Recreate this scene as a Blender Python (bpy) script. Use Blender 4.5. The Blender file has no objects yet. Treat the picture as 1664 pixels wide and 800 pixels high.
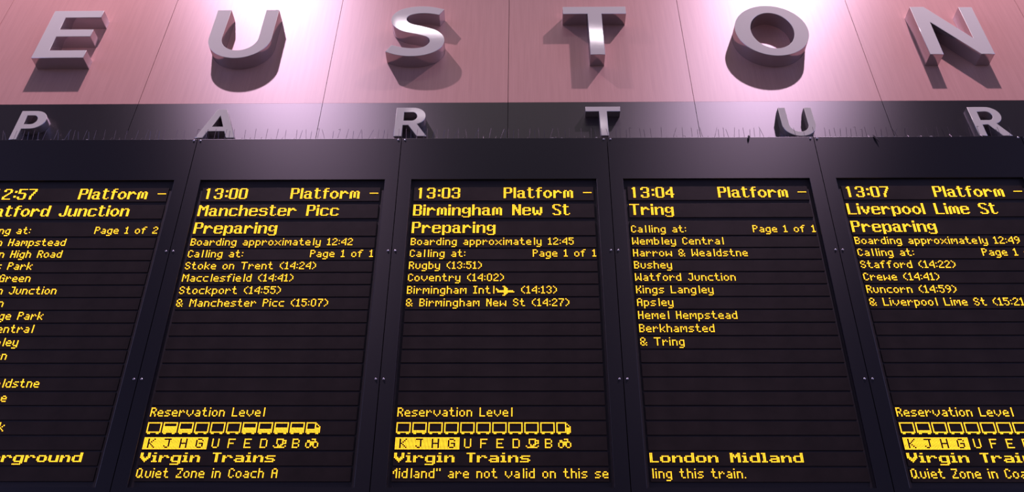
import bpy, bmesh, math, random
import numpy as np
from mathutils import Matrix, Vector

random.seed(7)
sc = bpy.context.scene
COL = sc.collection
CAM_Z = 1.6

# ------------------------------------------------------------------ camera
cam_d = bpy.data.cameras.new('camera')
cam = bpy.data.objects.new('camera', cam_d)
COL.objects.link(cam)
pitch, roll, yaw = 0.65371492, 0.00675684, -0.01494280
cp, sp, cy, sy = math.cos(pitch), math.sin(pitch), math.cos(yaw), math.sin(yaw)
fw = Vector((sy * cp, cy * cp, sp))
r0 = Vector((cy, -sy, 0))
u0 = r0.cross(fw)
rt = math.cos(roll) * r0 + math.sin(roll) * u0
up = -math.sin(roll) * r0 + math.cos(roll) * u0
M = Matrix((rt, up, -fw)).transposed().to_4x4()
M.translation = Vector((0.1000836, -4.3212032, CAM_Z))
cam.matrix_world = M
cam_d.sensor_fit = 'HORIZONTAL'
cam_d.sensor_width = 36.0
cam_d.lens = 36.0 * 1415.407 / 1664.0
cam_d.clip_end = 200
sc.camera = cam

# ------------------------------------------------------------------ view / world / lights
sc.view_settings.view_transform = 'Standard'
sc.view_settings.look = 'None'
sc.view_settings.exposure = 0.0
sc.view_settings.gamma = 1.0
sc.view_settings.use_curve_mapping = False
sc.cycles.use_denoising = True
sc.cycles.max_bounces = 6
sc.cycles.sample_clamp_indirect = 4.0

world = bpy.data.worlds.new('station_hall')
sc.world = world
world.use_nodes = True
nt = world.node_tree
nt.nodes.clear()
w_out = nt.nodes.new('ShaderNodeOutputWorld')
w_bg = nt.nodes.new('ShaderNodeBackground')
w_tc = nt.nodes.new('ShaderNodeTexCoord')
w_sep = nt.nodes.new('ShaderNodeSeparateXYZ')
w_map = nt.nodes.new('ShaderNodeMapRange')
w_map.inputs['From Min'].default_value = -0.3
w_map.inputs['From Max'].default_value = 1.0
w_ramp = nt.nodes.new('ShaderNodeValToRGB')
cr = w_ramp.color_ramp
WORLD = [(0.0, (0.05, 0.042, 0.055)), (0.25, (0.05, 0.055, 0.12)), (0.36, (0.06, 0.075, 0.21)),
         (0.52, (0.075, 0.06, 0.10)), (0.82, (0.085, 0.064, 0.08)), (1.0, (0.8, 0.62, 0.63))]
cr.elements[0].position, cr.elements[0].color = WORLD[0][0], (*WORLD[0][1], 1)
cr.elements[1].position, cr.elements[1].color = WORLD[-1][0], (*WORLD[-1][1], 1)
for pos, c in WORLD[1:-1]:
    e = cr.elements.new(pos)
    e.color = (*c, 1)
nt.links.new(w_tc.outputs['Generated'], w_sep.inputs[0])
nt.links.new(w_sep.outputs['Z'], w_map.inputs['Value'])
nt.links.new(w_map.outputs[0], w_ramp.inputs[0])
nt.links.new(w_ramp.outputs[0], w_bg.inputs['Color'])
# side boost (left and right), added as ambient fill for the veneer
w_abs = nt.nodes.new('ShaderNodeMath')
w_abs.operation = 'ABSOLUTE'
w_side = nt.nodes.new('ShaderNodeMapRange')
w_side.interpolation_type = 'SMOOTHSTEP'
w_side.inputs['From Min'].default_value = 0.62
w_side.inputs['From Max'].default_value = 0.95
w_side.inputs['To Min'].default_value = 1.0
w_side.inputs['To Max'].default_value = 13.5
nt.links.new(w_sep.outputs['X'], w_abs.inputs[0])
nt.links.new(w_abs.outputs[0], w_side.inputs['Value'])
nt.links.new(w_side.outputs[0], w_bg.inputs['Strength'])
nt.links.new(w_bg.outputs[0], w_out.inputs[0])


def spot(name, loc, aim, power, color, size_deg, blend, radius):
    d = bpy.data.lights.new(name, 'SPOT')
    d.energy = power
    d.color = color
    d.spot_size = math.radians(size_deg)
    d.spot_blend = blend
    d.shadow_soft_size = radius
    o = bpy.data.objects.new(name, d)
    o.location = loc
    o.rotation_euler = (Vector(aim) - Vector(loc)).to_track_quat('-Z', 'Y').to_euler()
    COL.objects.link(o)
    return o


LAMP_COL = (1.0, 0.68, 1.0)
LAMP_Z = CAM_Z + 9.5
# two high floodlights over the sign, one on each side
spot('floodlight', (-2.97, -2.15, LAMP_Z), (-3.2, 0, CAM_Z + 4.6), 1480, LAMP_COL, 99, 1.0, 0.06)
spot('floodlight', (3.25, -2.15, LAMP_Z), (3.2, 0, CAM_Z + 4.6), 1480, LAMP_COL, 99, 1.0, 0.06)
# two rows of ceiling strip lights over the middle of the hall
def strip(y, rz, size_y, power):
    d = bpy.data.lights.new('ceiling_strip_light', 'AREA')
    d.shape = 'RECTANGLE'
    d.size, d.size_y = 3.0, size_y
    d.energy = power
    d.color = (1.0, 0.92, 1.0)
    o = bpy.data.objects.new('ceiling_strip_light', d)
    o.location = (-0.1, y, LAMP_Z)
    o.rotation_euler = (0, 0, math.radians(rz))
    COL.objects.link(o)


strip(-3.51, -3.5, 0.16, 10.0)
strip(-5.05, -5.0, 0.10, 1.9)


# ------------------------------------------------------------------ materials
def new_mat(name):
    m = bpy.data.materials.new(name)
    m.use_nodes = True
    n = m.node_tree
    b = n.nodes['Principled BSDF']
    return m, n, b


def noise_chain(n, scale_xyz, noise_scale, detail, lo_, hi_, fmin=0.3, fmax=0.7, space='Object'):
    tc = n.nodes.new('ShaderNodeTexCoord')
    mp = n.nodes.new('ShaderNodeMapping')
    mp.inputs['Scale'].default_value = scale_xyz
    nz = n.nodes.new('ShaderNodeTexNoise')
    nz.inputs['Scale'].default_value = noise_scale
    nz.inputs['Detail'].default_value = detail
    mr = n.nodes.new('ShaderNodeMapRange')
    mr.inputs['From Min'].default_value = fmin
    mr.inputs['From Max'].default_value = fmax
    mr.inputs['To Min'].default_value = lo_
    mr.inputs['To Max'].default_value = hi_
    n.links.new(tc.outputs[space], mp.inputs[0])
    n.links.new(mp.outputs[0], nz.inputs['Vector'])
    n.links.new(nz.outputs['Fac'], mr.inputs['Value'])
    return mr.outputs[0]


def satin(n, b, ior, a_up, a_side):
    """satin finish rubbed along its height: a Beckmann sheen, longer upwards than sideways, over the base colour"""
    out = n.nodes['Material Output']
    df = n.nodes.new('ShaderNodeBsdfDiffuse')
    if b.inputs['Base Color'].is_linked:
        n.links.new(b.inputs['Base Color'].links[0].from_socket, df.inputs['Color'])
    else:
        df.inputs['Color'].default_value = b.inputs['Base Color'].default_value
    n.nodes.remove(b)
    tg = n.nodes.new('ShaderNodeTangent')
    tg.direction_type = 'RADIAL'
    tg.axis = 'X'
    gl = n.nodes.new('ShaderNodeBsdfAnisotropic')
    gl.distribution = 'BECKMANN'
    gl.inputs['Color'].default_value = (1, 1, 1, 1)
    gl.inputs['Roughness'].default_value = math.sqrt(math.sqrt(a_up * a_side))
    gl.inputs['Anisotropy'].default_value = math.sqrt(a_side / a_up) - 1
    n.links.new(tg.outputs[0], gl.inputs['Tangent'])
    fr = n.nodes.new('ShaderNodeFresnel')
    fr.inputs['IOR'].default_value = ior
    ms = n.nodes.new('ShaderNodeMixShader')
    n.links.new(fr.outputs[0], ms.inputs[0])
    n.links.new(df.outputs[0], ms.inputs[1])
    n.links.new(gl.outputs[0], ms.inputs[2])
    n.links.new(ms.outputs[0], out.inputs['Surface'])


# pink beech veneer: vertical grain in two scales
m_wood, n, b = new_mat('beech_veneer')
g1 = noise_chain(n, (9, 9, 0.55), 4.0, 6, 0.0, 1.0)
g2 = noise_chain(n, (60, 60, 1.2), 2.2, 3, 0.0, 1.0)
mixg = n.nodes.new('ShaderNodeMix')
mixg.data_type = 'FLOAT'
mixg.inputs[0].default_value = 0.45
n.links.new(g1, mixg.inputs[2])
n.links.new(g2, mixg.inputs[3])
rp = n.nodes.new('ShaderNodeValToRGB')
rp.color_ramp.elements[0].position = 0.15
rp.color_ramp.elements[0].color = (0.55, 0.310, 0.248, 1)
rp.color_ramp.elements[1].position = 0.85
rp.color_ramp.elements[1].color = (0.61, 0.355, 0.284, 1)
n.links.new(mixg.outputs[0], rp.inputs[0])
n.links.new(rp.outputs[0], b.inputs['Base Color'])
satin(n, b, 1.8, 0.30, 0.18)

# near-black satin laminate fascia
m_fascia, n, b = new_mat('black_satin_laminate')
c = noise_chain(n, (30, 30, 1.5), 3.0, 3, 0.8, 1.2)
mx = n.nodes.new('ShaderNodeMix')
mx.data_type = 'RGBA'
mx.blend_type = 'MULTIPLY'
mx.inputs[0].default_value = 1.0
mx.inputs[6].default_value = (0.010, 0.0075, 0.009, 1)
n.links.new(c, mx.inputs[7])
n.links.new(mx.outputs[2], b.inputs['Base Color'])
satin(n, b, 2.0, 0.29, 0.175)

m_gap, n, b = new_mat('dark_joint')
b.inputs['Base Color'].default_value = (0.006, 0.005, 0.006, 1)
b.inputs['Roughness'].default_value = 0.9

# powder-coated board casing
m_case, n, b = new_mat('black_powder_coat')
b.inputs['Base Color'].default_value = (0.0075, 0.0065, 0.010, 1)
satin(n, b, 1.70, 0.29, 0.18)

m_back, n, b = new_mat('matt_black_backing')
b.inputs['Base Color'].default_value = (0.026, 0.021, 0.024, 1)
b.inputs['Roughness'].default_value = 0.6

# unlit dot-matrix module face: faint dark dots on dark brown-grey
m_mod, n, b = new_mat('led_module_face')
c = noise_chain(n, (1, 1, 1), 8.0, 4, 0.75, 1.25)
mx = n.nodes.new('ShaderNodeMix')
mx.data_type = 'RGBA'
mx.blend_type = 'MULTIPLY'
mx.inputs[0].default_value = 1.0
mx.inputs[6].default_value = (0.029, 0.0215, 0.0185, 1)
n.links.new(c, mx.inputs[7])
n.links.new(mx.outputs[2], b.inputs['Base Color'])
b.inputs['Roughness'].default_value = 0.55
b.inputs['IOR'].default_value = 1.25

# lit amber LED
m_led, n, b = new_mat('amber_led')
b.inputs['Base Color'].default_value = (0.05, 0.03, 0.005, 1)
b.inputs['Emission Color'].default_value = (1.0, 0.44, 0.018, 1)
b.inputs['Emission Strength'].default_value = 3.1

# brushed stainless steel: sharp-edged (Beckmann) lobe, fine horizontal brushing
def steel(name, base, rough_lo, rough_hi, diff, fac):
    m, n, b = new_mat(name)
    n.nodes.remove(b)
    gl = n.nodes.new('ShaderNodeBsdfAnisotropic')
    gl.distribution = 'BECKMANN'
    gl.inputs['Color'].default_value = (*base, 1)
    c = noise_chain(n, (2.0, 2.0, 220), 3.0, 3, rough_lo, rough_hi)
    n.links.new(c, gl.inputs['Roughness'])
    df = n.nodes.new('ShaderNodeBsdfDiffuse')
    df.inputs['Color'].default_value = (*diff, 1)
    ms = n.nodes.new('ShaderNodeMixShader')
    ms.inputs[0].default_value = fac
    n.links.new(gl.outputs[0], ms.inputs[1])
    n.links.new(df.outputs[0], ms.inputs[2])
    n.links.new(ms.outputs[0], n.nodes['Material Output'].inputs['Surface'])
    return m


m_face = steel('brushed_steel_face', (0.80, 0.74, 0.74), 0.068, 0.092, (0.84, 0.87, 0.72), 0.62)
m_side = steel('steel_return', (0.62, 0.55, 0.57), 0.12, 0.20, (0.42, 0.38, 0.36), 0.25)
m_screw, n, b = new_mat('screw_steel')
b.inputs['Metallic'].default_value = 1.0
b.inputs['Base Color'].default_value = (0.75, 0.72, 0.75, 1)
b.inputs['Roughness'].default_value = 0.22
m_spike, n, b = new_mat('spike_wire')
b.inputs['Metallic'].default_value = 0.9
b.inputs['Base Color'].default_value = (0.13, 0.11, 0.125, 1)
b.inputs['Roughness'].default_value = 0.4
m_strip, n, b = new_mat('spike_base_plastic')
b.inputs['Base Color'].default_value = (0.25, 0.24, 0.25, 1)
b.inputs['Roughness'].default_value = 0.5
m_drop, n, b = new_mat('bird_dropping')
c = noise_chain(n, (1, 1, 1), 60.0, 3, 0.12, 0.35)
n.links.new(c, b.inputs['Base Color'])
b.inputs['Roughness'].default_value = 0.9
m_feather, n, b = new_mat('dark_feather')
b.inputs['Base Color'].default_value = (0.012, 0.010, 0.012, 1)
b.inputs['Roughness'].default_value = 0.8
m_floor, n, b = new_mat('terrazzo_floor')
c = noise_chain(n, (1, 1, 1), 25.0, 6, 0.05, 0.12)
n.links.new(c, b.inputs['Base Color'])
b.inputs['Roughness'].default_value = 0.35


# ------------------------------------------------------------------ helpers
def link(name, me, mat, parent=None, loc=None):
    o = bpy.data.objects.new(name, me)
    if mat:
        me.materials.append(mat)
    COL.objects.link(o)
    if parent:
        o.parent = parent
    if loc:
        o.location = loc
    return o


def mesh(name, verts, faces):
    me = bpy.data.meshes.new(name)
    me.from_pydata([tuple(v) for v in verts], [], faces)
    me.update()
    return me


def tag(o, label=None, cat=None, group=None, kind=None):
    if label: o['label'] = label
    if cat: o['category'] = cat
    if group: o['group'] = group
    if kind: o['kind'] = kind
    return o


def thing(name, loc, rot=(0, 0, 0), **kw):
    o = bpy.data.objects.new(name, None)
    o.empty_display_size = 0.1
    o.location = loc
    o.rotation_euler = rot
    COL.objects.link(o)
    return tag(o, **kw)


def box_vf(x0, x1, y0, y1, z0, z1, off=0):
    v = [(x0, y0, z0), (x1, y0, z0), (x1, y1, z0), (x0, y1, z0), (x0, y0, z1), (x1, y0, z1), (x1, y1, z1), (x0, y1, z1)]
    f = [(0, 3, 2, 1), (4, 5, 6, 7), (0, 1, 5, 4), (1, 2, 6, 5), (2, 3, 7, 6), (3, 0, 4, 7)]
    return v, [tuple(i + off for i in q) for q in f]


def box(name, x0, x1, y0, y1, z0, z1, bevel=0.0):
    v, f = box_vf(x0, x1, y0, y1, z0, z1)
    me = mesh(name, v, f)
    if bevel:
        bm = bmesh.new()
        bm.from_mesh(me)
        bmesh.ops.bevel(bm, geom=bm.edges[:], offset=bevel, segments=2, affect='EDGES', profile=0.6)
        bm.to_mesh(me)
        bm.free()
    return me


# ------------------------------------------------------------------ setting: wall of panels, floor
W = 1.33
ZS = CAM_Z + 4.606           # where the veneer meets the black fascia
TOPZ = CAM_Z + 6.9
wall = link('wall_back', box('wall_back', -6.7, 6.7, 0.022, 0.25, 0.0, TOPZ), m_gap)
tag(wall, kind='structure')
GAP = 0.0035
for k in range(-5, 5):
    xa, xb = k * W + GAP / 2, (k + 1) * W - GAP / 2
    xm = (xa + xb) / 2
    h = (xb - xa) / 2
    link('wood_panel', box('wood_panel', -h, h, 0.0, 0.022, 0.0, TOPZ - ZS), m_wood, wall, (xm, 0, ZS))
    link('fascia_panel', box('fascia_panel', -h, h, 0.0, 0.022, -3.2, -0.0012), m_fascia, wall, (xm, 0, ZS))
fl = link('floor', box('floor', -6.7, 6.7, -9.0, 0.25, -0.12, 0.0), m_floor)
tag(fl, kind='structure')


# ------------------------------------------------------------------ steel letters
def arc(cx, cz, rx, rz, a0, a1, n=20):
    return [(cx + rx * math.cos(math.radians(a0 + (a1 - a0) * i / n)), cz + rz * math.sin(math.radians(a0 + (a1 - a0) * i / n)))
            for i in range(n + 1)]


def catmull(pts, sub=5):
    out = []
    for i in range(len(pts) - 1):
        p0 = pts[max(i - 1, 0)]
        p1, p2 = pts[i], pts[i + 1]
        p3 = pts[min(i + 2, len(pts) - 1)]
        for s in range(sub):
            t = s / sub
            out.append(tuple(0.5 * (2 * p1[k] + (-p0[k] + p2[k]) * t + (2 * p0[k] - 5 * p1[k] + 4 * p2[k] - p3[k]) * t * t
                                    + (-p0[k] + 3 * p1[k] - 3 * p2[k] + p3[k]) * t ** 3) for k in (0, 1)))
    out.append(pts[-1])
    return out


def letter(ch, loops, xc, z0, depth, label, group):
    """loops in wall coordinates (x, z above the camera); built as a thick steel letter with a face and returns."""
    cu = bpy.data.curves.new('outline', 'CURVE')
    cu.dimensions = '2D'
    cu.fill_mode = 'BOTH'
    bev = 0.0022
    cu.extrude = depth / 2 - bev
    cu.bevel_depth = bev
    cu.bevel_resolution = 1
    cu.offset = -bev
    for lp in loops:
        s = cu.splines.new('POLY')
        s.points.add(len(lp) - 1)
        for p_, (x, z) in zip(s.points, lp):
            p_.co = (x - xc, z - z0, 0, 1)
        s.use_cyclic_u = True
    tmp = bpy.data.objects.new('outline', cu)
    COL.objects.link(tmp)
    dg = bpy.context.evaluated_depsgraph_get()
    me = bpy.data.meshes.new_from_object(tmp.evaluated_get(dg))
    bpy.data.objects.remove(tmp)
    bpy.data.curves.remove(cu)
    # x,y,(extrude z) -> x, -z, y ; front face at y=-depth
    me.transform(Matrix(((1, 0, 0, 0), (0, 0, -1, -depth / 2), (0, 1, 0, 0), (0, 0, 0, 1))))
    root = thing('letter', (xc, 0, CAM_Z + z0), label=label, cat='letter', group=group)
    for nm, keep_front, mat in (('face', True, m_face), ('return', False, m_side)):
        bm = bmesh.new()
        bm.from_mesh(me)
        bmesh.ops.remove_doubles(bm, verts=bm.verts[:], dist=1e-5)
        bm.normal_update()
        kill = [f for f in bm.faces if (f.normal.y < -0.35) != keep_front]
        bmesh.ops.delete(bm, geom=kill, context='FACES')
        m2 = bpy.data.meshes.new(nm)
        bm.to_mesh(m2)
        bm.free()
        m2.materials.clear()
        o = link(nm, m2, mat, root)
        if nm == 'return':
            for f in m2.polygons:
                f.use_smooth = True
            m2.set_sharp_from_angle(angle=math.radians(28))
    return root


BIG, SMALL = 0.112, 0.060
G1 = 'large steel letters of the upper word'
G2 = 'small steel letters of the lower word'


def shift(lp, dx, dz):
    return [(x + dx, z + dz) for x, z in lp]


B0 = 4.982
E_ = [(0, 0), (.386, 0), (.386, .083), (.108, .083), (.108, .242), (.366, .242), (.366, .324), (.108, .324), (.108, .467), (.382, .467), (.382, .548), (0, .548)]
letter('E', [shift(E_, -3.514, B0)], -3.32, B0, BIG, 'large brushed steel letter E, leftmost of the upper word on pink veneer', G1)
uo = [(-.2375, .548), (-.2375, .22)] + arc(0, .22, .2375, .233, 180, 360, 32)[1:] + [(.2375, .548), (.138, .548), (.138, .22)] + \
     arc(0, .22, .138, .146, 0, -180, 28)[1:] + [(-.132, .548)]
letter('U', [shift(uo, -2.010, B0)], -2.01, B0, BIG, 'large brushed steel letter U in the upper word under the left white glow', G1)
s_in = [(-.531, 5.458), (-.617, 5.477), (-.702, 5.474), (-.765, 5.447), (-.776, 5.401), (-.740, 5.356), (-.644, 5.320), (-.540, 5.272),
        (-.484, 5.200), (-.484, 5.111), (-.535, 5.036), (-.622, 4.992), (-.730, 4.981), (-.830, 4.998), (-.906, 5.034)]
s_out = [(-.867, 5.107), (-.774, 5.077), (-.691, 5.070), (-.629, 5.085), (-.594, 5.121), (-.587, 5.161), (-.608, 5.197), (-.674, 5.226),
         (-.788, 5.262), (-.858, 5.316), (-.892, 5.387), (-.883, 5.461), (-.829, 5.525), (-.727, 5.559), (-.613, 5.559), (-.497, 5.526)]
letter('S', [catmull(s_in) + catmull(s_out)], -.69, B0, BIG, 'large brushed steel letter S with a bright white sheen in the upper word', G1)
T_ = [(-.0535, 0), (.0535, 0), (.0535, .472), (.2405, .472), (.2405, .556), (-.2405, .556), (-.2405, .472), (-.0535, .472)]
letter('T', [shift(T_, .656, B0 + .008)], .656, B0, BIG, 'large brushed steel letter T of the upper word, bright sheen on its stem', G1)
letter('O', [shift(arc(0, 0, .273, .290, 0, 360, 64)[:-1], 1.969, 5.256), shift(arc(0, 0, .160, .205, 0, 360, 56)[:-1], 1.973, 5.253)],
       1.969, 4.966, BIG, 'large round brushed steel letter O under the right white glow', G1)
N_ = [(0, 0), (.098, 0), (.103, .368), (.37, 0), (.468, 0), (.468, .542), (.368, .542), (.368, .178), (.105, .548), (0, .548)]
letter('N', [shift(N_, 3.068, B0 - .008)], 3.30, B0 - .008, BIG, 'large brushed steel letter N, rightmost of the upper word', G1)

D0 = 4.203
pb = [(0, 0), (.051, 0), (.051, .103), (.105, .103)] + arc(.105, .1905, .092, .0875, -90, 90, 22)[1:] + [(0, .278)]
pi_ = [(.051, .147), (.051, .234), (.098, .234)] + arc(.098, .1905, .036, .0435, 90, -90, 16)[1:]
letter('P', [shift(pb, -3.424, D0 - .005), shift(pi_, -3.424, D0 - .005)], -3.33, D0, SMALL,
       'small steel letter P on the black fascia, leftmost of the lower word', G2)
A_ = [(0, 0), (.053, 0), (.076, .064), (.190, .064), (.214, 0), (.275, 0), (.166, .278), (.102, .278)]
ai = [(.094, .107), (.133, .217), (.174, .107)]
letter('A', [shift(A_, -2.143, D0 + .003), shift(ai, -2.143, D0 + .003)], -2.0, D0, SMALL,
       'small steel letter A on the glowing purple part of the fascia', G2)


def r_letter(x, z, label):
    ro = [(0, 0), (.055, 0), (.055, .107), (.093, .107), (.159, 0), (.225, 0), (.152, .119)] + \
         arc(.118, .194, .090, .084, -62, 90, 22) + [(0, .278)]
    ri = [(.055, .150), (.055, .234), (.112, .234)] + arc(.112, .192, .037, .042, 90, -90, 16)[1:]
    return letter('R', [shift(ro, x, z), shift(ri, x, z)], x + .11, z, SMALL, label, G2)


r_letter(-.780, D0 + .012, 'small steel letter R of the lower word, directly below the large S')
T2 = [(-.0275, 0), (.0275, 0), (.0275, .2365), (.121, .2365), (.121, .281), (-.121, .281), (-.121, .2365), (-.0275, .2365)]
letter('T', [shift(T2, .665, D0 + .011)], .665, D0, SMALL, 'small steel letter T of the lower word, on the darkest middle fascia', G2)
u2 = [(-.115, .275), (-.115, .112)] + arc(0, .112, .115, .112, 180, 360, 28)[1:] + [(.115, .275), (.066, .275), (.066, .112)] + \
     arc(0, .112, .066, .070, 0, -180, 24)[1:] + [(-.066, .275)]
letter('U', [shift(u2, 2.001, D0 - .001)], 2.0, D0, SMALL, 'small steel letter U of the lower word, directly below the large O', G2)
r_letter(3.198, D0 - .005, 'small steel letter R, rightmost of the lower word, below the large N')

# ------------------------------------------------------------------ dot-matrix fonts
SM = {
 'a': '//.##./...#/.###/#..#/.###', 'b': '#/#/###./#..#/#..#/#..#/###.', 'c': '//.###/#.../#.../#.../.###',
 'd': '...#/...#/.###/#..#/#..#/#..#/.###', 'e': '//.##./#..#/####/#.../.###', 'f': '..##/.#../###./.#../.#../.#../.#..',
 'g': '//.###/#..#/#..#/#..#/.###/...#/###.', 'h': '#.../#.../###./#..#/#..#/#..#/#..#', 'i': '#//#/#/#/#/#',
 'k': '#.../#.../#..#/#.#./##../#.#./#..#', 'l': '.#/.#/.#/.#/.#/.#/.#', 'm': '//##.##/#.#.#/#.#.#/#...#/#...#',
 'n': '//###./#..#/#..#/#..#/#..#', 'o': '//.##./#..#/#..#/#..#/.##.', 'p': '//###./#..#/#..#/#..#/###./#.../#...',
 'r': '//#.#./##.#/#.../#.../#...', 's': '//.###/#.../.##./...#/###.', 't': '.#../.#../###./.#../.#../.#../..##',
 'u': '//#..#/#..#/#..#/#..#/.##.', 'v': '//#...#/#...#/#...#/.#.#./..#..', 'w': '//#...#/#...#/#.#.#/##.##/#...#',
 'x': '//#...#/.#.#./..#../.#.#./#...#', 'y': '//#..#/#..#/#..#/#..#/.###/...#/###.',
 'A': '.##./#..#/#..#/####/#..#/#..#/#..#', 'B': '###./#..#/#..#/###./#..#/#..#/###.', 'C': '.##./#..#/#.../#.../#.../#..#/.##.',
 'E': '####/#.../#.../###./#.../#.../####', 'G': '.##./#..#/#.../#.##/#..#/#..#/.###', 'H': '#..#/#..#/#..#/####/#..#/#..#/#..#',
 'I': '###/.#./.#./.#./.#./.#./###', 'J': '.###/...#/...#/...#/...#/#..#/.##.', 'K': '#..#/#..#/#.#./##../#.#./#..#/#..#',
 'L': '#.../#.../#.../#.../#.../#.../####', 'M': '#...#/##.##/#.#.#/#.#.#/#...#/#...#/#...#', 'N': '#..#/##.#/##.#/#.##/#.##/#..#/#..#',
 'P': '###./#..#/#..#/###./#.../#.../#...', 'Q': '.##../#..#./#..#./#..#./#..#./#.##./.##.#', 'R': '###./#..#/#..#/###./#.#./#..#/#..#',
 'S': '.##./#..#/#.../.##./...#/#..#/.##.', 'T': '#####/..#../..#../..#../..#../..#../..#..', 'W': '#...#/#...#/#...#/#.#.#/#.#.#/##.##/#...#',
 'Z': '####/...#/..#./..#./.#../#.../####',
 '0': '.##./#..#/#..#/#..#/#..#/#..#/.##.', '1': '.#./##./.#./.#./.#./.#./###', '2': '.##./#..#/...#/..#./.#../#.../####',
 '3': '.##./#..#/...#/..#./...#/#..#/.##.', '4': '...#/..##/.#.#/#..#/####/...#/...#', '5': '####/#.../###./...#/...#/#..#/.##.',
 '7': '####/...#/..#./..#./.#../.#../.#..', '9': '.##./#..#/#..#/.###/...#/..#./.#..',
 '(': '..#/.#./#../#../#../.#./..#', ')': '#../.#./..#/..#/..#/.#./#..', ':': '//#///#', '.': '//////#', '"': '#.#/#.#',
 '&': '.##../#..#./#..#./.##../#.#.#/#..#./.##.#',
 '>': '.....##......./......##....../#.....###...../##....###...../.############./.#############/......###...../......##....../.....##.......',
}
CAPS5 = {
 'K': '#...#/#..#./#.#../##.../#.#../#..#./#...#', 'J': '#####/...#./...#./...#./...#./#..#./.##..', 'H': '#...#/#...#/#...#/#####/#...#/#...#/#...#',
 'G': '.###./#...#/#..../#.###/#...#/#...#/.###.', 'U': '#...#/#...#/#...#/#...#/#...#/#...#/.###.', 'F': '#####/#..../#..../####./#..../#..../#....',
 'E': '#####/#..../#..../####./#..../#..../#####', 'D': '####./#...#/#...#/#...#/#...#/#...#/####.', 'B': '####./#...#/#...#/####./#...#/#...#/####.',
}
CUP = '..#####../..#...###/..#...#.#/..#...###/...#.##../#..###..#/.#######.'
BIKE = '....###../.##...#../.#######./#..###..#/#..###..#/#..#.#..#/.##...##.'
BG = {
 '0': '.#####./' + '##...##/' * 9 + '.#####.', '1': '..##.../.###.../' + '..##.../' * 9,
 '2': '.#####./##...##/##...##/.....##/....##./...##../..##.../.##..../##...../##...../#######',
 '3': '.#####./##...##/##...##/.....##/.....##/..####./.....##/.....##/##...##/##...##/.#####.',
 '4': '....##./....##./...###./..####./.##.##./##..##./##..##./#######/....##./....##./....##.',
 '5': '#######/##...../##...../##...../######./.....##/.....##/.....##/##...##/##...##/.#####.',
 '7': '#######/.....##/.....##/....##./....##./...##../...##../..##.../..##.../..##.../..##...',
 ':': '//.##/.##////.##/.##', '-': '/////#######',
 'P': '######./##...##/##...##/##...##/##...##/######./' + '##...../' * 5,
 'B': '######./##...##/##...##/##...##/##...##/######./##...##/##...##/##...##/##...##/######.',
 'J': '....##/' * 8 + '##..##/##..##/.####.', 'L': '##...../' * 10 + '#######',
 'M': '##....##/###..###/########/##.##.##/##.##.##/' + '##....##/' * 6,
 'N': '##...##/###..##/###..##/####.##/####.##/##.####/##.####/##..###/##..###/##...##/##...##',
 'S': '.#####./##...##/##...../##...../.##..../..###../....##./.....##/.....##/##...##/.#####.',
 'T': '########/' + '...##.../' * 10, 'W': '##....##/' * 5 + '##.##.##/' * 4 + '.######./.##..##.',
 'a': '///.####../##..##./....##./.#####./##..##./##..##./##..##./.######',
 'c': '///.#####./##...##/##...../##...../##...../##...../##...##/.#####.',
 'd': '.....##/.....##/.....##/.###.##/##..###/##...##/##...##/##...##/##...##/##..###/.###.##',
 'e': '///.#####./##...##/##...##/#######/##...../##...../##...##/.#####.',
 'f': '..###/.##../.##../#####/' + '.##../' * 7,
 'g': '///.###.##/##..###/##...##/##...##/##..###/.###.##/.....##/.....##/#....##/.#####.',
 'h': '##...../##...../##...../##.###./###..##/' + '##...##/' * 6, 'i': '##/##//' + '##/' * 8, 'l': '##/' * 11,
 'm': '///.##..##./' + '##.##.##/' * 6 + '##....##',
 'n': '///##.###./###..##/' + '##...##/' * 6, 'o': '///..###../.##.##./##...##/##...##/##...##/##...##/.##.##./..###..',
 'p': '///##.###./###..##/##...##/##...##/##...##/##...##/###..##/##.###./##...../##.....',
 'r': '///##.##../######./###..##/' + '##...../' * 5,
 's': '///.#####./##...##/##...../.#####./.....##/.....##/##...##/.#####.',
 't': '.##.../.##.../#####./' + '.##.../' * 6 + '.##..#/..###.', 'u': '///' + '##...##/' * 6 + '##..###/.###.##',
 'v': '///##...##/##...##/##...##/.##.##./.##.##./.##.##./..###../...#...',
 'w': '///##....##/##....##/##....##/##.##.##/##.##.##/##.##.##/.######./.##..##.',
}
WD = {
 'V': '##...##/##...##/##...##/###.###/.#####./..###../...#...', 'T': '######/..##../..##../..##../..##../..##../..##..',
 'L': '##..../##..../##..../##..../##..../##..../######', 'M': '##...##/###.###/#######/##.#.##/##...##/##...##/##...##',
 'O': '.#####./##...##/##...##/##...##/##...##/##...##/.#####.',
 'i': '.##.//###./.##./.##./.##./####', 'l': '###./.##./.##./.##./.##./.##./####',
 'r': '//##.###./###..##/##...../##...../##.....', 'g': '//.######/##...##/##...##/##...##/.######/.....##/######.',
 'n': '//##.###./###..##/##...##/##...##/##...##', 'a': '//.#####./.....##/.######/##...##/.######',
 's': '//.######/##...../.#####./.....##/######.', 'o': '//.#####./##...##/##...##/##...##/.#####.',
 'd': '.....##/.....##/.######/##...##/##...##/##...##/.######', 'v': '//##...##/##...##/.##.##./..###../...#...',
 'e': '//.#####./##...##/#######/##...../.#####.', 'u': '//##...##/##...##/##...##/##...##/.######',
}


def put(dots, g, c0, r0=0):
    rows = g.split('/')
    for r, s in enumerate(rows):
        for c_, ch in enumerate(s):
            if ch == '#':
                dots.add((c0 + c_, r0 + r))
    return max(len(s) for s in rows)


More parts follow.
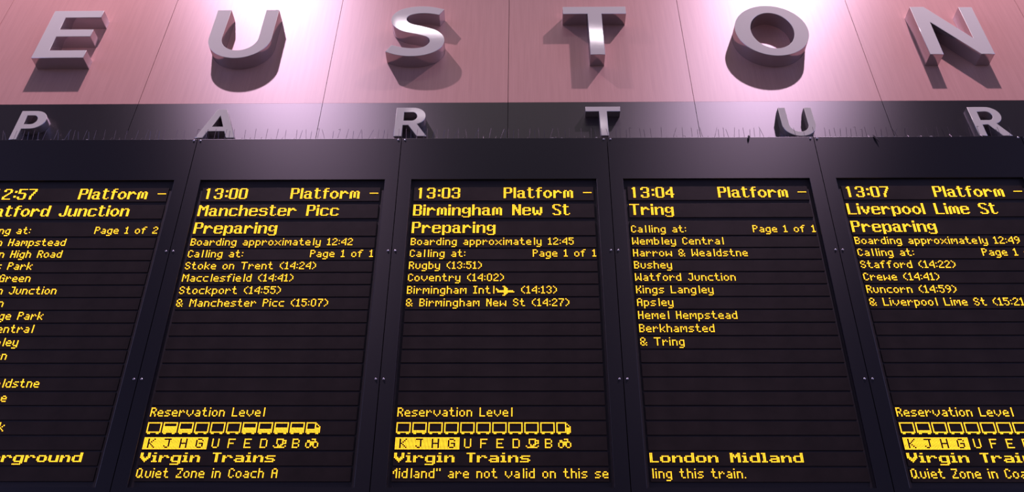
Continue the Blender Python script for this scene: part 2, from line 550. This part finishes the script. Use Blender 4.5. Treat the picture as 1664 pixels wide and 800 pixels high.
def text(s, font, c0=0, space=3):
    dots, c_ = set(), c0
    for ch in s:
        if ch == ' ':
            c_ += space + 1
        else:
            c_ += put(dots, font[ch], c_) + 1
    return {d for d in dots if 0 <= d[0] < 144}, c_ - 2


def text_right(s, font):
    _, e = text(s, font)
    return text(s, font, 143 - e)[0]


def coaches(levels, cab):
    dots = set()
    for k, lv in enumerate(levels):
        x = 11 * k
        last = k == len(levels) - 1
        if not last:
            for c_ in range(10):
                dots |= {(x + c_, 0), (x + c_, 7)}
            for r in range(8):
                dots |= {(x, r), (x + 9, r)}
            fill = range(1, 9)
        else:
            for c_ in range(7):
                dots |= {(x + c_, 0)}
            for c_ in range(10):
                dots |= {(x + c_, 7)}
            for r in range(8):
                dots |= {(x, r), (x + 6, r)}
            dots |= {(x + 7, 1), (x + 8, 2)}
            for r in range(3, 8):
                dots |= {(x + 9, r)}
            for r in range(4, 8):
                dots |= {(x + c_, r) for c_ in (7, 8)}
            fill = range(1, 6)
        for r in range(7 - lv, 7):
            dots |= {(x + c_, r) for c_ in fill}
        dots |= {(x + c_, 8) for c_ in (1, 2, 7, 8)}
    return dots


def coach_letters():
    dots = set()
    for k in range(4):
        cell = {(11 * k + c_, r) for c_ in range(11) for r in range(9)}
        g = set()
        put(g, CAPS5['KJHG'[k]], 11 * k + 3, 1)
        dots |= cell - g
    for k, ch in enumerate('UFED'):
        put(dots, CAPS5[ch], 11 * (k + 4) + 3, 1)
    put(dots, CUP, 89, 1)
    put(dots, CAPS5['B'], 102, 1)
    put(dots, BIKE, 111, 1)
    return dots


# ------------------------------------------------------------------ departure boards
TILT = 0.09633307
BX = -0.0159
BY, BZ = -0.26797, CAM_Z + 3.9879
BH = 2.46
PX, PY = 0.00772, 0.00735
X0 = -0.552
HW = W / 2 - 0.0022
OX, OT, OB = 0.582, 0.328, 2.278      # opening half width, top and bottom distance from the board top
Y_LED, Y_MOD, Y_BACK = 0.0080, 0.0106, 0.0185
ct, st = math.cos(TILT), math.sin(TILT)
# base point: bottom edge of the front plane
BASE_Y, BASE_Z = BY + BH * st, BZ - BH * ct


def to_local(y, z):
    v, w = y - BASE_Y, z - BASE_Z
    return v * ct + w * st, -v * st + w * ct


def row_top(k):
    if k <= 2:
        return (0.3915, 0.5195, 0.648)[k]
    return 0.8465 + 0.0832 * (k - 4)


def dots_mesh(dots, top):
    """raised amber LEDs: one little six-sided dome per lit dot."""
    d = np.array(sorted(dots), float)
    nd = len(d)
    ang = np.radians(np.arange(6) * 60 + 30)
    r1, r2 = 0.0034, 0.0024
    ring = np.stack([np.cos(ang), np.sin(ang)], 1)
    base = np.zeros((nd, 12, 3))
    cx = X0 + d[:, 0] * PX
    cz = BH - (top + d[:, 1] * PY)
    base[:, :6, 0] = cx[:, None] + ring[None, :, 0] * r1
    base[:, :6, 2] = cz[:, None] + ring[None, :, 1] * r1
    base[:, :6, 1] = Y_MOD - 0.0001
    base[:, 6:, 0] = cx[:, None] + ring[None, :, 0] * r2
    base[:, 6:, 2] = cz[:, None] + ring[None, :, 1] * r2
    base[:, 6:, 1] = Y_LED
    faces = []
    for i in range(nd):
        o = 12 * i
        faces.append(tuple(o + 6 + j for j in range(6)))
        for j in range(6):
            j2 = (j + 1) % 6
            faces.append((o + j, o + j2, o + 6 + j2, o + 6 + j))
    return mesh('lit_text', base.reshape(-1, 3), faces)


def housing_mesh():
    """wedge-shaped casing: front frame round a shallow recess, flat ledge on top, back against the wall."""
    v, f = [], []

    def quad(a, b_, c_, d_):
        i = len(v)
        v.extend([a, b_, c_, d_])
        f.append((i, i + 1, i + 2, i + 3))
    x = HW
    tb = to_local(-0.001, BZ)
    bb = to_local(-0.001, BASE_Z)
    zt, zb = BH - OT, BH - OB
    # front ring
    quad((-x, 0, zt), (x, 0, zt), (x, 0, BH), (-x, 0, BH))
    quad((-x, 0, 0), (x, 0, 0), (x, 0, zb), (-x, 0, zb))
    quad((-x, 0, zb), (-OX, 0, zb), (-OX, 0, zt), (-x, 0, zt))
    quad((OX, 0, zb), (x, 0, zb), (x, 0, zt), (OX, 0, zt))
    # recess walls
    yb = Y_BACK
    quad((-OX, 0, zb), (-OX, yb, zb), (-OX, yb, zt), (-OX, 0, zt))
    quad((OX, 0, zt), (OX, yb, zt), (OX, yb, zb), (OX, 0, zb))
    quad((-OX, 0, zt), (-OX, yb, zt), (OX, yb, zt), (OX, 0, zt))
    quad((OX, 0, zb), (OX, yb, zb), (-OX, yb, zb), (-OX, 0, zb))
    # outer sides, ledge, underside, back
    quad((-x, 0, BH), (x, 0, BH), (x, *tb), (-x, *tb))
    quad((x, 0, 0), (-x, 0, 0), (-x, *bb), (x, *bb))
    quad((-x, 0, 0), (-x, 0, BH), (-x, *tb), (-x, *bb))
    quad((x, 0, BH), (x, 0, 0), (x, *bb), (x, *tb))
    quad((-x, *bb), (-x, *tb), (x, *tb), (x, *bb))
    me = mesh('housing', v, f)
    bm = bmesh.new()
    bm.from_mesh(me)
    bmesh.ops.remove_doubles(bm, verts=bm.verts[:], dist=1e-5)
    # small rounded arris on the front outline and the opening
    ed = [e for e in bm.edges if all(abs(q.co.y) < 1e-6 for q in e.verts) and len(e.link_faces) == 2
          and abs(e.link_faces[0].normal.dot(e.link_faces[1].normal)) < 0.5]
    bmesh.ops.bevel(bm, geom=ed, offset=0.002, segments=2, affect='EDGES', profile=0.5)
    bm.to_mesh(me)
    bm.free()
    return me


def screw_mesh():
    v, f = [], []
    rings = [(0.0062, 0.0), (0.0058, -0.0022), (0.0042, -0.0040), (0.0018, -0.0048)]
    n_ = 12
    for r, y in rings:
        for i in range(n_):
            a = 2 * math.pi * i / n_
            v.append((r * math.cos(a), y, r * math.sin(a)))
    for k in range(len(rings) - 1):
        for i in range(n_):
            j = (i + 1) % n_
            f.append((k * n_ + i, k * n_ + j, (k + 1) * n_ + j, (k + 1) * n_ + i))
    f.append(tuple((len(rings) - 1) * n_ + i for i in range(n_)))
    me = mesh('screw', v, f)
    for p_ in me.polygons:
        p_.use_smooth = True
    me.materials.append(m_screw)
    return me


ME_HOUSING = housing_mesh()
ME_HOUSING.materials.append(m_case)
ME_BACK = box('screen_backing', -OX + .0005, OX - .0005, Y_BACK - .002, Y_BACK + .004, BH - OB + .0005, BH - OT - .0005)
ME_BACK.materials.append(m_back)
ME_SCREW = screw_mesh()
ME_ROW = {}


def row_mesh(k):
    big = k <= 2
    key = 'big' if big else 'small'
    if key not in ME_ROW:
        n_ = 13 if big else 9
        ME_ROW[key] = box('display_row', -0.5585, 0.5585, Y_MOD, Y_BACK - 0.0021, -(n_ - 1) * PY - 0.0068, 0.0068, 0.0006)
        ME_ROW[key].materials.append(m_mod)
    return ME_ROW[key]


def board(k, lines, label):
    root = thing('departure_board', (k * W + BX, BASE_Y, BASE_Z), (TILT, 0, 0), label=label, cat='departure board',
                 group='row of departure boards')
    for nm, me in (('housing', ME_HOUSING), ('screen_backing', ME_BACK)):
        link(nm, me, None, root)
    for t_ in (0.0125, 0.856, 1.681, 2.445):
        for sx in (-1, 1):
            link('screw', ME_SCREW, None, root, (sx * (W / 2 - 0.0215), 0.0, BH - t_))
    for r in range(21):
        top = row_top(r)
        ro = link('display_row', row_mesh(r), None, root, (0, 0, BH - top))
        dots = lines.get(r)
        for part in (dots if isinstance(dots, list) else [dots] if dots else []):
            lt = link('lit_text', dots_mesh(part, top), m_led, ro)
            lt.location = (0, 0, -(BH - top))
            lt['label'] = 'glowing amber dot-matrix writing'
    return root


def head(time, dest, prep=None):
    L = {0: [text(time, BG, 2, 6)[0], text('Platform -', BG, 72, 6)[0]], 1: text(dest, BG, 0, 6)[0]}
    if prep:
        L[2] = text('Preparing', BG)[0]
        L[3] = text('Boarding approximately ' + prep, SM)[0]
        L[4] = [text('Calling at:', SM)[0], text_right('Page 1 of 1', SM)]
    return L


def down(dots, n_):
    return {(a, b_ + n_) for a, b_ in dots}


def stops(L, first, names):
    for i, s in enumerate(names):
        L[first + i] = text(s, SM)[0]


def tail(L, levels, last):
    L[16] = text('Reservation Level', SM)[0]
    L[17] = coaches(levels, True)
    L[18] = coach_letters()
    L[19] = text('Virgin Trains', WD, 0, 6)[0]
    L[20] = last


L1 = head('12:57', 'Watford Junction')
L1[2] = [down(text('Calling at:', SM)[0], 4), down(text_right('Page 1 of 2', SM), 4)]
stops(L1, 3, ['South Hampstead', 'Kilburn High Road', 'Queens Park', 'Kensal Green', 'Willesden Junction', 'Harlesden', 'Stonebridge Park',
              'Wembley Central', 'North Wembley', 'South Kenton', 'Kenton', 'Harrow & Wealdstne', 'Headstone Lane', 'Hatch End', 'Carpenders Park'])
L1[19] = text('London Overground', WD, 0, 6)[0]
board(-2, L1, 'black departure board showing 12:57 to Watford Junction, leftmost of the row')

L2 = head('13:00', 'Manchester Picc', '12:42')
stops(L2, 5, ['Stoke on Trent (14:24)', 'Macclesfield (14:41)', 'Stockport (14:55)', '& Manchester Picc (15:07)'])
tail(L2, [0, 4, 2, 0, 0, 0, 3, 2, 3, 3, 2], text('Quiet Zone in Coach A', SM)[0])
board(-1, L2, 'black departure board showing 13:00 to Manchester Picc')

L3 = head('13:03', 'Birmingham New St', '12:45')
stops(L3, 5, ['Rugby (13:51)', 'Coventry (14:02)', 'Birmingham Intl> (14:13)', '& Birmingham New St (14:27)'])
tail(L3, [0, 1, 0, 0, 0, 0, 0, 0, 0, 0, 0], text('Midland" are not valid on this service', SM, -2)[0])
board(0, L3, 'black departure board showing 13:03 to Birmingham New St, middle of the row')

L4 = head('13:04', 'Tring')
L4[2] = [down(text('Calling at:', SM)[0], 4), down(text_right('Page 1 of 1', SM), 4)]
stops(L4, 3, ['Wembley Central', 'Harrow & Wealdstne', 'Bushey', 'Watford Junction', 'Kings Langley', 'Apsley', 'Hemel Hempstead',
              'Berkhamsted', '& Tring'])
L4[19] = text('London Midland', WD, 0, 6)[0]
L4[20] = text('ling this train.', SM, 0)[0]
board(1, L4, 'black departure board showing 13:04 to Tring')

L5 = head('13:07', 'Liverpool Lime St', '12:49')
stops(L5, 5, ['Stafford (14:22)', 'Crewe (14:41)', 'Runcorn (14:59)', '& Liverpool Lime St (15:21)'])
tail(L5, [0, 1, 0, 0, 0, 0, 0, 0, 0, 0, 0], text('Quiet Zone in Coach A', SM)[0])
board(2, L5, 'black departure board showing 13:07 to Liverpool Lime St, rightmost complete board')

board(3, {}, 'unlit black departure board cut off by the right edge, beside the 13:07 board')

# ------------------------------------------------------------------ bird spikes on the ledge
def wire(pts, r=0.00115, n_=5):
    v, f = [], []
    for i, p_ in enumerate(pts):
        for j in range(n_):
            a = 2 * math.pi * j / n_
            v.append((p_[0] + r * math.cos(a), p_[1] + r * math.sin(a), p_[2]))
    for i in range(len(pts) - 1):
        for j in range(n_):
            k = (j + 1) % n_
            f.append((i * n_ + j, i * n_ + k, (i + 1) * n_ + k, (i + 1) * n_ + j))
    f.append(tuple((len(pts) - 1) * n_ + j for j in range(n_)))
    f.append(tuple(reversed(range(n_))))
    return mesh('spike', v, f)


NAMES = {-2: '12:57 Watford Junction', -1: '13:00 Manchester Picc', 0: '13:03 Birmingham New St', 1: '13:04 Tring', 2: '13:07 Liverpool Lime St'}
for k in range(-2, 3):
    root = thing('bird_spike_strip', (k * W + BX, BY + 0.035, BZ), label='thin wire bird spikes along the top of the %s board' % NAMES[k],
                 cat='bird spikes', group='bird spikes on the board tops')
    link('base_strip', box('base_strip', -0.655, 0.655, -0.012, 0.012, 0.0, 0.004, 0.001), m_strip, root)
    i = 0
    x = -0.640
    while x < 0.645:
        tall = i % 2 == 0
        h = (0.110 if tall else 0.076) + random.uniform(-.006, .006)
        lean = random.gauss(0, 0.006)
        if random.random() < 0.14:
            lean = random.choice((-1, 1)) * random.uniform(.015, .035)
        y1 = -0.012 if tall else random.choice((-0.03, 0.03))
        bx_ = x + random.gauss(0, .004)
        pts = [(bx_, 0, 0.002), (bx_ + lean * .45, y1 * .5, h * .5), (bx_ + lean, y1, h)]
        if random.random() < 0.05:
            pts.append((bx_ + lean + random.choice((-1, 1)) * .012, y1, h - .004))
        link('spike', wire(pts), m_spike, root)
        x += 0.0335
        i += 1


# ------------------------------------------------------------------ droppings and feathers on the board edges
def blob(name, sx, sy_, sz, mat, seed):
    bm = bmesh.new()
    bmesh.ops.create_icosphere(bm, subdivisions=2, radius=1.0)
    rnd = random.Random(seed)
    for v in bm.verts:
        s = 1 + rnd.uniform(-.28, .28)
        v.co = Vector((v.co.x * sx * s, v.co.y * sy_ * s, max(v.co.z * sz * s, -0.25 * sz)))
    me = bpy.data.meshes.new(name)
    bm.to_mesh(me)
    bm.free()
    return me


DROPS = [(-3.06, .026, .006), (-2.90, .022, .007), (-2.74, .012, .008), (-2.52, .020, .006), (0.30, .030, .006), (0.36, .020, .005), (0.58, .008, .010),
         (2.33, .020, .006), (2.42, .014, .009), (2.50, .016, .007), (2.66, .022, .006), (2.74, .015, .009), (2.93, .010, .008)]
for i, (x, s, h) in enumerate(DROPS):
    o = link('bird_dropping', blob('bird_dropping', s, .009, h, m_drop, i), m_drop, None, (x, BY + .012, BZ + .25 * h - .0005))
    where = ('12:57 Watford Junction', '13:03 Birmingham New St', '13:07 Liverpool Lime St')[0 if x < -1 else 1 if x < 1 else 2]
    tag(o, 'pale dried bird droppings on the top edge of the %s board' % where, 'bird droppings', 'bird droppings on the %s board' % where[:5])


def feather(x, lean, length, label):
    """a small dark feather stuck over the front edge: shaft plus two curved vanes."""
    v, f = [], []
    n_ = 8
    for i in range(n_ + 1):
        t = i / n_
        w = 0.0065 * math.sin(math.pi * min(t * .9 + .12, 1)) + 0.0008
        cx = lean * t
        cz = 0.012 - length * t
        cyy = -0.0035 - 0.002 * math.sin(math.pi * t)
        v += [(cx - w, cyy + .001, cz), (cx, cyy - .0012, cz), (cx + w, cyy + .001, cz), (cx, cyy + .0016, cz)]
    for i in range(n_):
        for j in range(4):
            k = (j + 1) % 4
            f.append((4 * i + j, 4 * i + k, 4 * i + 4 + k, 4 * i + 4 + j))
    f += [(3, 2, 1, 0), tuple(4 * n_ + j for j in range(4))]
    o = link('feather', mesh('feather', v, f), m_feather, None, (x, BY, BZ))
    tag(o, label, 'feather')


feather(1.565, -0.006, 0.040, 'small dark feather over the top edge of the 13:04 Tring board')
feather(2.365, 0.022, 0.062, 'dark feather hanging over the top edge of the 13:07 Liverpool board')
